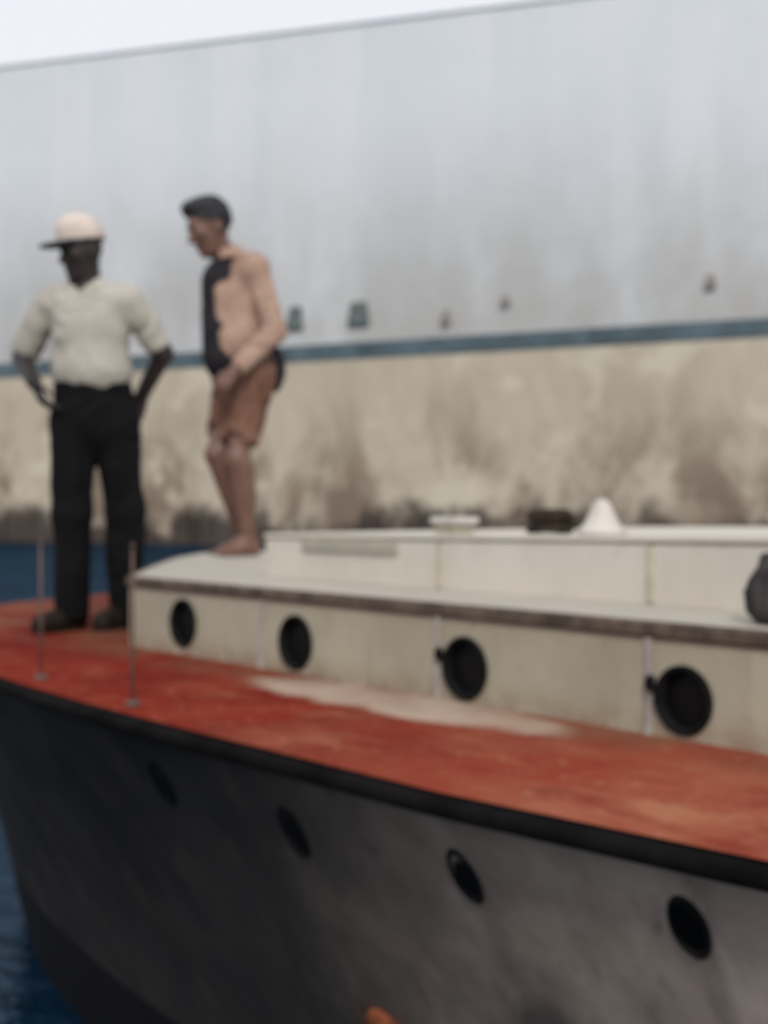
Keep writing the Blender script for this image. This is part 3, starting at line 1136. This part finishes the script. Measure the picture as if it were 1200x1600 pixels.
# ------------------------------------------------------------------ person in the cap
def person_cap():
    skin = m_skin('deep_brown_skin', (0.017, 0.013, 0.013), (0.026, 0.019, 0.018))
    shirt_m = m_cloth('cream_shirt_cloth', (0.345, 0.325, 0.285), (0.42, 0.40, 0.355), 6)
    black = m_cloth('black_trouser_cloth', (0.004, 0.004, 0.005), (0.007, 0.007, 0.008), 7)
    cap_m = m_cloth('pale_cap_cloth', (0.52, 0.45, 0.40), (0.60, 0.52, 0.47), 9)
    brim_m = m_cloth('dark_brim_cloth', (0.022, 0.026, 0.034), (0.034, 0.038, 0.046), 9)
    shoe_m = simple('dark_brown_leather', (0.016, 0.011, 0.009), .7, .15, .3, 30)
    sole_m = simple('dark_shoe_sole', (0.018, 0.014, 0.012), .9, .1)
    # joints
    shL, shR = (-.178, .0, 1.368), (.163, .0, 1.378)
    elL, elR = (-.312, .090, 1.150), (.288, .075, 1.165)
    wrL, wrR = (-.218, -.085, 1.030), (.180, .175, 1.000)
    B = Field((-.50, -.32, -.02), (.45, .32, 1.82), .0055)
    hc = (-.040, -.010, 1.580)
    hf, hu = (-.66, -.74, -.18), (-.14, -.10, 1)
    P, A = head(B, hc, hf, hu, .95)
    B.cap((-.010, .020, 1.36), (-.022, .008, 1.52), .058, .054, .03)
    # trunk
    B.ell((-.005, .01, 1.24), (.155, .105, .19), None, .04)
    B.cap((-.11, .01, 1.375), (.10, .01, 1.385), .048, .048, .05)
    B.ell((0, .01, 1.03), (.135, .098, .15), None, .05)
    B.ell((.010, .02, .90), (.155, .105, .12), None, .04)
    for sh, el, wr in ((shL, elL, wrL), (shR, elR, wrR)):
        B.cap(sh, el, .044, .042, .02)
        B.cap(el, wr, .044, .031, .015)
    hand(B, wrL, (.42, -.20, -.85), (.8, .35, .3), .42, 1)
    hand(B, wrR, (-.35, .02, -1.0), (-.15, -1, 0), .35, 1)
    hipL, knL, anL = (-.072, .0, .90), (-.082, -.01, .49), (-.080, .0, .07)
    hipR, knR, anR = (.098, .02, .90), (.132, .04, .50), (.122, .09, .08)
    for h, k_, a in ((hipL, knL, anL), (hipR, knR, anR)):
        B.cap(h, k_, .078, .052, .03)
        B.cap(k_, a, .052, .034, .02)
    B.cap(anL, (-.13, -.05, .035), .034, .03, .02)
    B.cap(anR, (.09, .02, .035), .034, .03, .02)
    body = link('person', B.mesh('person'), skin, None, True)
    for s in (-1, 1):
        eye(body, P(.031 * s, .0725, .004), .0112, EYE, unit(hf))
    # trousers
    T = Field((-.32, -.26, .03), (.34, .28, 1.10), .0065)
    T.cap((.004, .012, 1.02), (.004, .014, .97), .160, .164, .02, ((0, 1, 0), 1.40))
    T.ell((.014, .02, .88), (.178, .128, .14), None, .05)
    for h, k_, a, o in ((hipL, knL, anL, (-.004, 0, 0)), (hipR, knR, anR, (.004, 0, 0))):
        h, k_, a = (np.array(q) for q in (h, k_, a))
        T.cap(h + (0, 0, -.03), k_, .094, .076, .045)
        T.cap(k_, a + (0, 0, -.005), .076, .066, .03)
    T.cut((0, 0, 1.035), (0, -.05, 1))
    T.cut((0, 0, .048), (0, 0, -1))
    link('trousers', T.mesh('trousers', folds(.009, (9, 9, 9), .008, 3.0)), black, body, True)
    # shirt: loose, short sleeved, tucked in
    H = Field((-.42, -.26, .96), (.40, .30, 1.52), .006)
    H.ell((-.005, .01, 1.235), (.158, .124, .20), None, .04)
    H.cap((-.130, .012, 1.375), (.120, .012, 1.385), .062, .062, .06)
    H.ell((.002, .008, 1.085), (.160, .124, .115), None, .05)
    H.cap((-.030, .018, 1.41), (-.015, .014, 1.43), .068, .064, .04)
    for sh, el in ((shL, elL), (shR, elR)):
        sh, el = np.array(sh), np.array(el)
        H.cap(sh + np.array((0, 0, -.004)), sh + (el - sh) * .35, .056, .056, .035)
        H.cap(sh + (el - sh) * .3, sh + (el - sh) * .84, .056, .057, .02)
    for sh, el in ((shL, elL), (shR, elR)):          # sleeve openings
        sh, el = np.array(sh), np.array(el)
        dv = unit(el - sh)
        e = sh + (el - sh) * .84
        H.cap(e + dv * .058, e + dv * .12, .066, .072, .006, op='s')
        H.cap(e + dv * .02, e + dv * .10, .050, .058, .004, op='s')
    H.ell((-.030, -.035, 1.485), (.062, .075, .060), None, .01, 's')      # neck opening
    H.cap((-.040, -.10, 1.44), (-.038, -.132, 1.30), .060, .020, .006, op='s')
    H.cut((0, 0, 1.005), (0, 0, -1))
    sh_o = link('shirt', H.mesh('shirt', folds(.011, (8, 8, 14), .009, 1.0)), shirt_m, body, True)
    # collar: two folded wings
    G = Field((-.16, -.18, 1.36), (.14, .12, 1.50), .005)
    for q in range(44):
        a0 = math.radians(-58 + 258 * q / 43)
        ca, sa = math.cos(a0), math.sin(a0)
        zz = 1.452 - .022 * max(0, -sa)
        G.cap((-.022 + .066 * ca, .004 + .066 * sa, zz + .010), (-.022 + .094 * ca, .004 + .094 * sa, zz - .020), .006, .006, .008)
    link('collar', G.mesh('collar'), shirt_m, sh_o, True)
    # cap: crown and brim
    K = Field((-.26, -.22, 1.55), (.14, .16, 1.84), .0045)
    f, u = unit(hf), unit(hu)
    ctr = P(0, -.010, .050)
    K.ell(P(0, -.012, .064), (.086, .106, .098), A, 0)
    K.ell(P(0, .040, .110), (.050, .045, .036), A, .03)
    K.cut(P(0, 0, .044), tuple(-(np.array(A[2]))))
    cap_o = link('cap', K.mesh('cap', folds(.003, (12, 12, 14), .002, 5.0)), cap_m, body, True)
    K = Field((-.34, -.30, 1.52), (.14, .16, 1.74), .0045)
    K.ell(P(0, .105, .034), (.074, .092, .014), A, 0)
    K.ell(P(0, -.012, .048), (.087, .107, .020), A, .01)
    link('brim', K.mesh('brim'), brim_m, cap_o, True)
    shoe(body, (-.062, .035, .0), (-.205, -.145, .0), shoe_m, sole_m)
    shoe(body, (.130, .120, .0), (.030, -.060, .0), shoe_m, sole_m)
    return body


p1 = person_cap()
p1.location = (-1.177, 5.15, ZD + .011)
p1.scale = (.96, .96, .96)
tag(p1, 'person in pale cap, cream shirt and black trousers standing on the red deck', 'person')


# ------------------------------------------------------------------ person in tan, looking down
def bare_foot(F, ankle, d, side):
    a = np.array(ankle, float)
    d = unit((d[0], d[1], 0))
    s = np.array((-d[1], d[0], 0)) * side          # towards the big toe
    g = np.array((a[0], a[1], 0))
    F.ell(g - d * .030 + (0, 0, .030), (.034, .034, .032), None, .02)
    F.cap(g - d * .02 + (0, 0, .036), g + d * .115 + (0, 0, .022), .032, .030, .03)
    F.cap(a, g + d * .06 + (0, 0, .045), .034, .026, .03)
    F.cap(g + d * .115 + s * .022 + (0, 0, .020), g + d * .115 - s * .028 + (0, 0, .016), .021, .016, .015)
    for i, (o, l, r) in enumerate(((.030, .050, .0135), (.011, .048, .0105), (-.006, .042, .0100), (-.021, .034, .0095), (-.034, .024, .0090))):
        F.cap(g + d * .120 + s * o * .9 + (0, 0, .016), g + d * (.120 + l) + s * o * 1.05 + (0, 0, .0115), r, r * .92, .004)


def person_tan():
    skin = m_skin('brown_skin', (0.125, 0.066, 0.050), (0.175, 0.098, 0.076))
    tan = m_cloth('tan_shirt_cloth', (0.27, 0.172, 0.130), (0.43, 0.305, 0.245), 6)
    dark = m_cloth('dark_undershirt_cloth', (0.016, 0.015, 0.020), (0.030, 0.027, 0.032), 7)
    brown = m_cloth('brown_shorts_cloth', (0.110, 0.050, 0.034), (0.205, 0.115, 0.085), 6)
    hair_m = simple('black_hair', (0.012, 0.012, 0.016), .6, .4, .4, 60, .6)
    fc = unit((-.76, -.65, 0))
    lf = np.array((.65, -.76, 0))
    shL, shR = (.105, -.130, 1.375), (-.105, .130, 1.365)
    elL, wrL = (.196, -.130, 1.070), (.012, -.235, .868)
    elR, wrR = (-.060, .215, 1.085), (-.010, .175, .830)
    B = Field((-.36, -.40, -.02), (.36, .36, 1.80), .0055)
    hc = (-.128, -.060, 1.583)
    hf, hu = (-.80, -.50, -.42), (-.38, -.20, .9)
    P, A = head(B, hc, hf, hu, 1.10)
    B.cap((-.025, -.010, 1.37), (-.095, -.035, 1.535), .060, .054, .03)
    B.ell((.0, .0, 1.23), (.150, .108, .19), (lf, fc, (0, 0, 1)), .04)
    B.cap((.075, -.095, 1.36), (-.075, .095, 1.36), .058, .058, .05)
    B.ell((.018, .005, 1.02), (.130, .10, .15), (lf, fc, (0, 0, 1)), .05)
    B.ell((.030, .012, .87), (.150, .110, .12), (lf, fc, (0, 0, 1)), .04)
    for sh, el, wr in ((shL, elL, wrL), (shR, elR, wrR)):
        B.cap(sh, el, .048, .038, .03)
        B.cap(el, wr, .038, .026, .015)
    hand(B, wrL, (-.62, -.10, -.75), (.25, .75, -.35), .55, -1)
    hand(B, wrR, (-.1, -.1, -1), (.5, -.8, 0), .5, -1)
    hipL, knL, anL = (.075, -.035, .86), (.016, -.105, .46), (.058, -.030, .07)
    hipR, knR, anR = (-.015, .060, .86), (-.090, -.020, .49), (.034, .095, .07)
    for h, k_, a in ((hipL, knL, anL), (hipR, knR, anR)):
        B.cap(h, k_, .078, .052, .03)
        B.cap(k_, a, .058, .040, .02)
        k0, a0 = np.array(k_), np.array(a)
        m0 = k0 + (a0 - k0) * .30 + np.array((.016, .014, 0))
        B.cap(k0 + (a0 - k0) * .12 + np.array((.012, .010, 0)), k0 + (a0 - k0) * .50 + np.array((.012, .010, 0)), 0.057, .050, .03)
        B.ell(k0 + np.array((-.022, -.018, 0)), (.034, .034, .044), None, .03)
    bare_foot(B, anL, (-.145, -.11), 1)
    bare_foot(B, anR, (-.145, -.08), -1)
    body = link('person', B.mesh('person'), skin, None, True)
    for s in (-1, 1):
        eye(body, P(.031 * s, .0725, .004), .0112, EYE, unit(hf))
    # hair
    K = Field((-.30, -.22, 1.48), (.06, .12, 1.80), .0045)
    K.ell(P(0, -.020, .036), (.090, .110, .107), A, 0)
    K.ell(P(0, .050, .100), (.060, .044, .033), A, .03)
    fcut = P(0, .060, .045)
    K.ell(P(0, .085, -.030), (.077, .094, .112), A, .012, 's')
    K.cut(P(0, 0, -.045), tuple(-np.array(A[2]) * 1 + np.array(A[1]) * .5))

    def curls(p):
        return .008 * mnoise.noise((p[0] * 60, p[1] * 60, p[2] * 60)) + .008 * mnoise.noise((p[0] * 30, p[1] * 30, p[2] * 30))
    link('hair', K.mesh('hair', curls), hair_m, body, True)
    # trousers
    T = Field((-.30, -.30, .03), (.30, .28, 1.06), .0065)
    T.cap((.026, .008, .99), (.028, .010, .94), .155, .162, .02, (fc, 1.36))
    T.ell((.032, .012, .86), (.172, .132, .14), (lf, fc, (0, 0, 1)), .05)
    for h, k_, a in ((hipL, knL, anL), (hipR, knR, anR)):
        h, k_, a = (np.array(q) for q in (h, k_, a))
        T.cap(h + (0, 0, -.03), k_, .092, .072, .045)
        T.cap(k_, a + (0, 0, -.005), .072, .058, .03)
    T.cut((0, 0, 1.00), (0, 0, 1))
    T.cut((0, 0, .545), (-.25, -.1, -1))
    for k_, a in ((knL, anL), (knR, anR)):                      # open leg ends
        k_, a = np.array(k_), np.array(a)
        T.cap(k_ + (k_ - a) * .22, k_ + (k_ - a) * .02, .055, .066, .004, op='s')
    link('shorts', T.mesh('shorts', folds(.013, (9, 9, 11), .010, 8.0)), brown, body, True)
    # dark undershirt
    U = Field((-.28, -.28, .78), (.26, .26, 1.50), .0065)
    U.cap((-.044, -.014, 1.315), (-.034, -.004, .98), .142, .148, .04, (fc, 1.22))
    U.cap((.030, -.040, 1.350), (-.085, .080, 1.355), .056, .062, .06)
    U.ell((.098, .030, .895), (.132, .120, .15), None, .04)
    U.ell((-.085, -.050, 1.495), (.07, .06, .07), None, .01, 's')
    U.ell((.078, .030, .93), (.150, .135, .13), (lf, fc, (0, 0, 1)), .04)
    U.cut((0, 0, .825), (-.15, 0, -1))
    link('undershirt', U.mesh('undershirt', folds(.004, (10, 10, 14), .004, 2.0)), dark, body, True)
    # tan overshirt, open at the front, long sleeves
    H = Field((-.34, -.38, .80), (.34, .36, 1.52), .006)
    H.ell((-.004, .004, 1.23), (.168, .156, .210), (lf, fc, (0, 0, 1)), .04)
    H.cap((.090, -.110, 1.366), (-.085, .105, 1.368), .080, .076, .05)
    H.ell((.010, .004, 1.03), (.160, .156, .19), (lf, fc, (0, 0, 1)), .05)
    H.cap((-.020, -.008, 1.40), (-.045, -.015, 1.445), .070, .066, .03)
    H.cut((-.092, -.08, 1.2), (-.95, -.18, -.10))                     # open front
    H.cut((0, 0, .945), (-.15, 0, -1))                                 # hem, longer behind
    H.ell((-.095, -.050, 1.50), (.072, .062, .075), None, .01, 's')
    for sh, el, wr in ((shL, elL, wrL), (shR, elR, wrR)):
        sh, el, wr = (np.array(q) for q in (sh, el, wr))
        H.cap(sh, el, .060, .049, .012)
        H.cap(el, el + (wr - el) * .86, .050, .042, .012)
        dv = unit(wr - el)
        e = el + (wr - el) * .86
        H.cap(e + dv * .03, e + dv * .08, .034, .040, .003, op='s')
    sh_o = link('overshirt', H.mesh('overshirt', folds(.008, (9, 9, 13), .007, 6.0)), tan, body, True)
    G = Field((-.18, -.16, 1.36), (.10, .12, 1.53), .005)
    for q in range(44):
        a0 = math.radians(-105 + 225 * q / 43)
        ca, sa = math.cos(a0), math.sin(a0)
        zz = 1.452 + .020 * ca
        G.cap((-.048 + .070 * ca, -.018 + .070 * sa, zz + .014), (-.040 + .102 * ca, -.018 + .102 * sa, zz - .026), .006, .007, .008)
    link('collar', G.mesh('collar'), tan, sh_o, True)
    return body


p2 = person_tan()
p2.location = (-.715, 6.22, ztop(3.45) + .001)
tag(p2, 'bareheaded person in open tan shirt and brown shorts standing barefoot on the white cabin trunk', 'person')


# ------------------------------------------------------------------ slumped bag on the trunk edge
def bag():
    F = Field((-.22, -.16, -.01), (.22, .16, .30), .006)
    F.ell((0, 0, .075), (.150, .085, .085), None, .03)
    F.ell((.03, .01, .13), (.10, .065, .09), None, .05)
    F.cap((.04, .01, .17), (.06, .02, .235), .035, .022, .04)
    F.cut((0, 0, 0.004), (0, 0, -1))
    o = link('canvas_bag', F.mesh('canvas_bag', folds(.010, (16, 16, 18), .008, 9.0)), M['bag'], None, True)
    bm = bmesh.new()
    pts = [(-.09, -.07, .13), (-.10, -.075, .19), (-.03, -.07, .225), (.04, -.05, .20), (.06, -.045, .14)]
    bm_tube(bm, pts, .008, 8)
    from_bm('strap', bm, M['rope'], o, True)
    tag(o, 'slumped dark grey canvas bag on the edge of the white trunk at the right', 'bag')
    return o


g = bag()
g.location = W(2.38, 1.52, ztop(2.38) - .002)
g.scale = (.62, .62, .60)
g.rotation_euler = (0, 0, R(130))
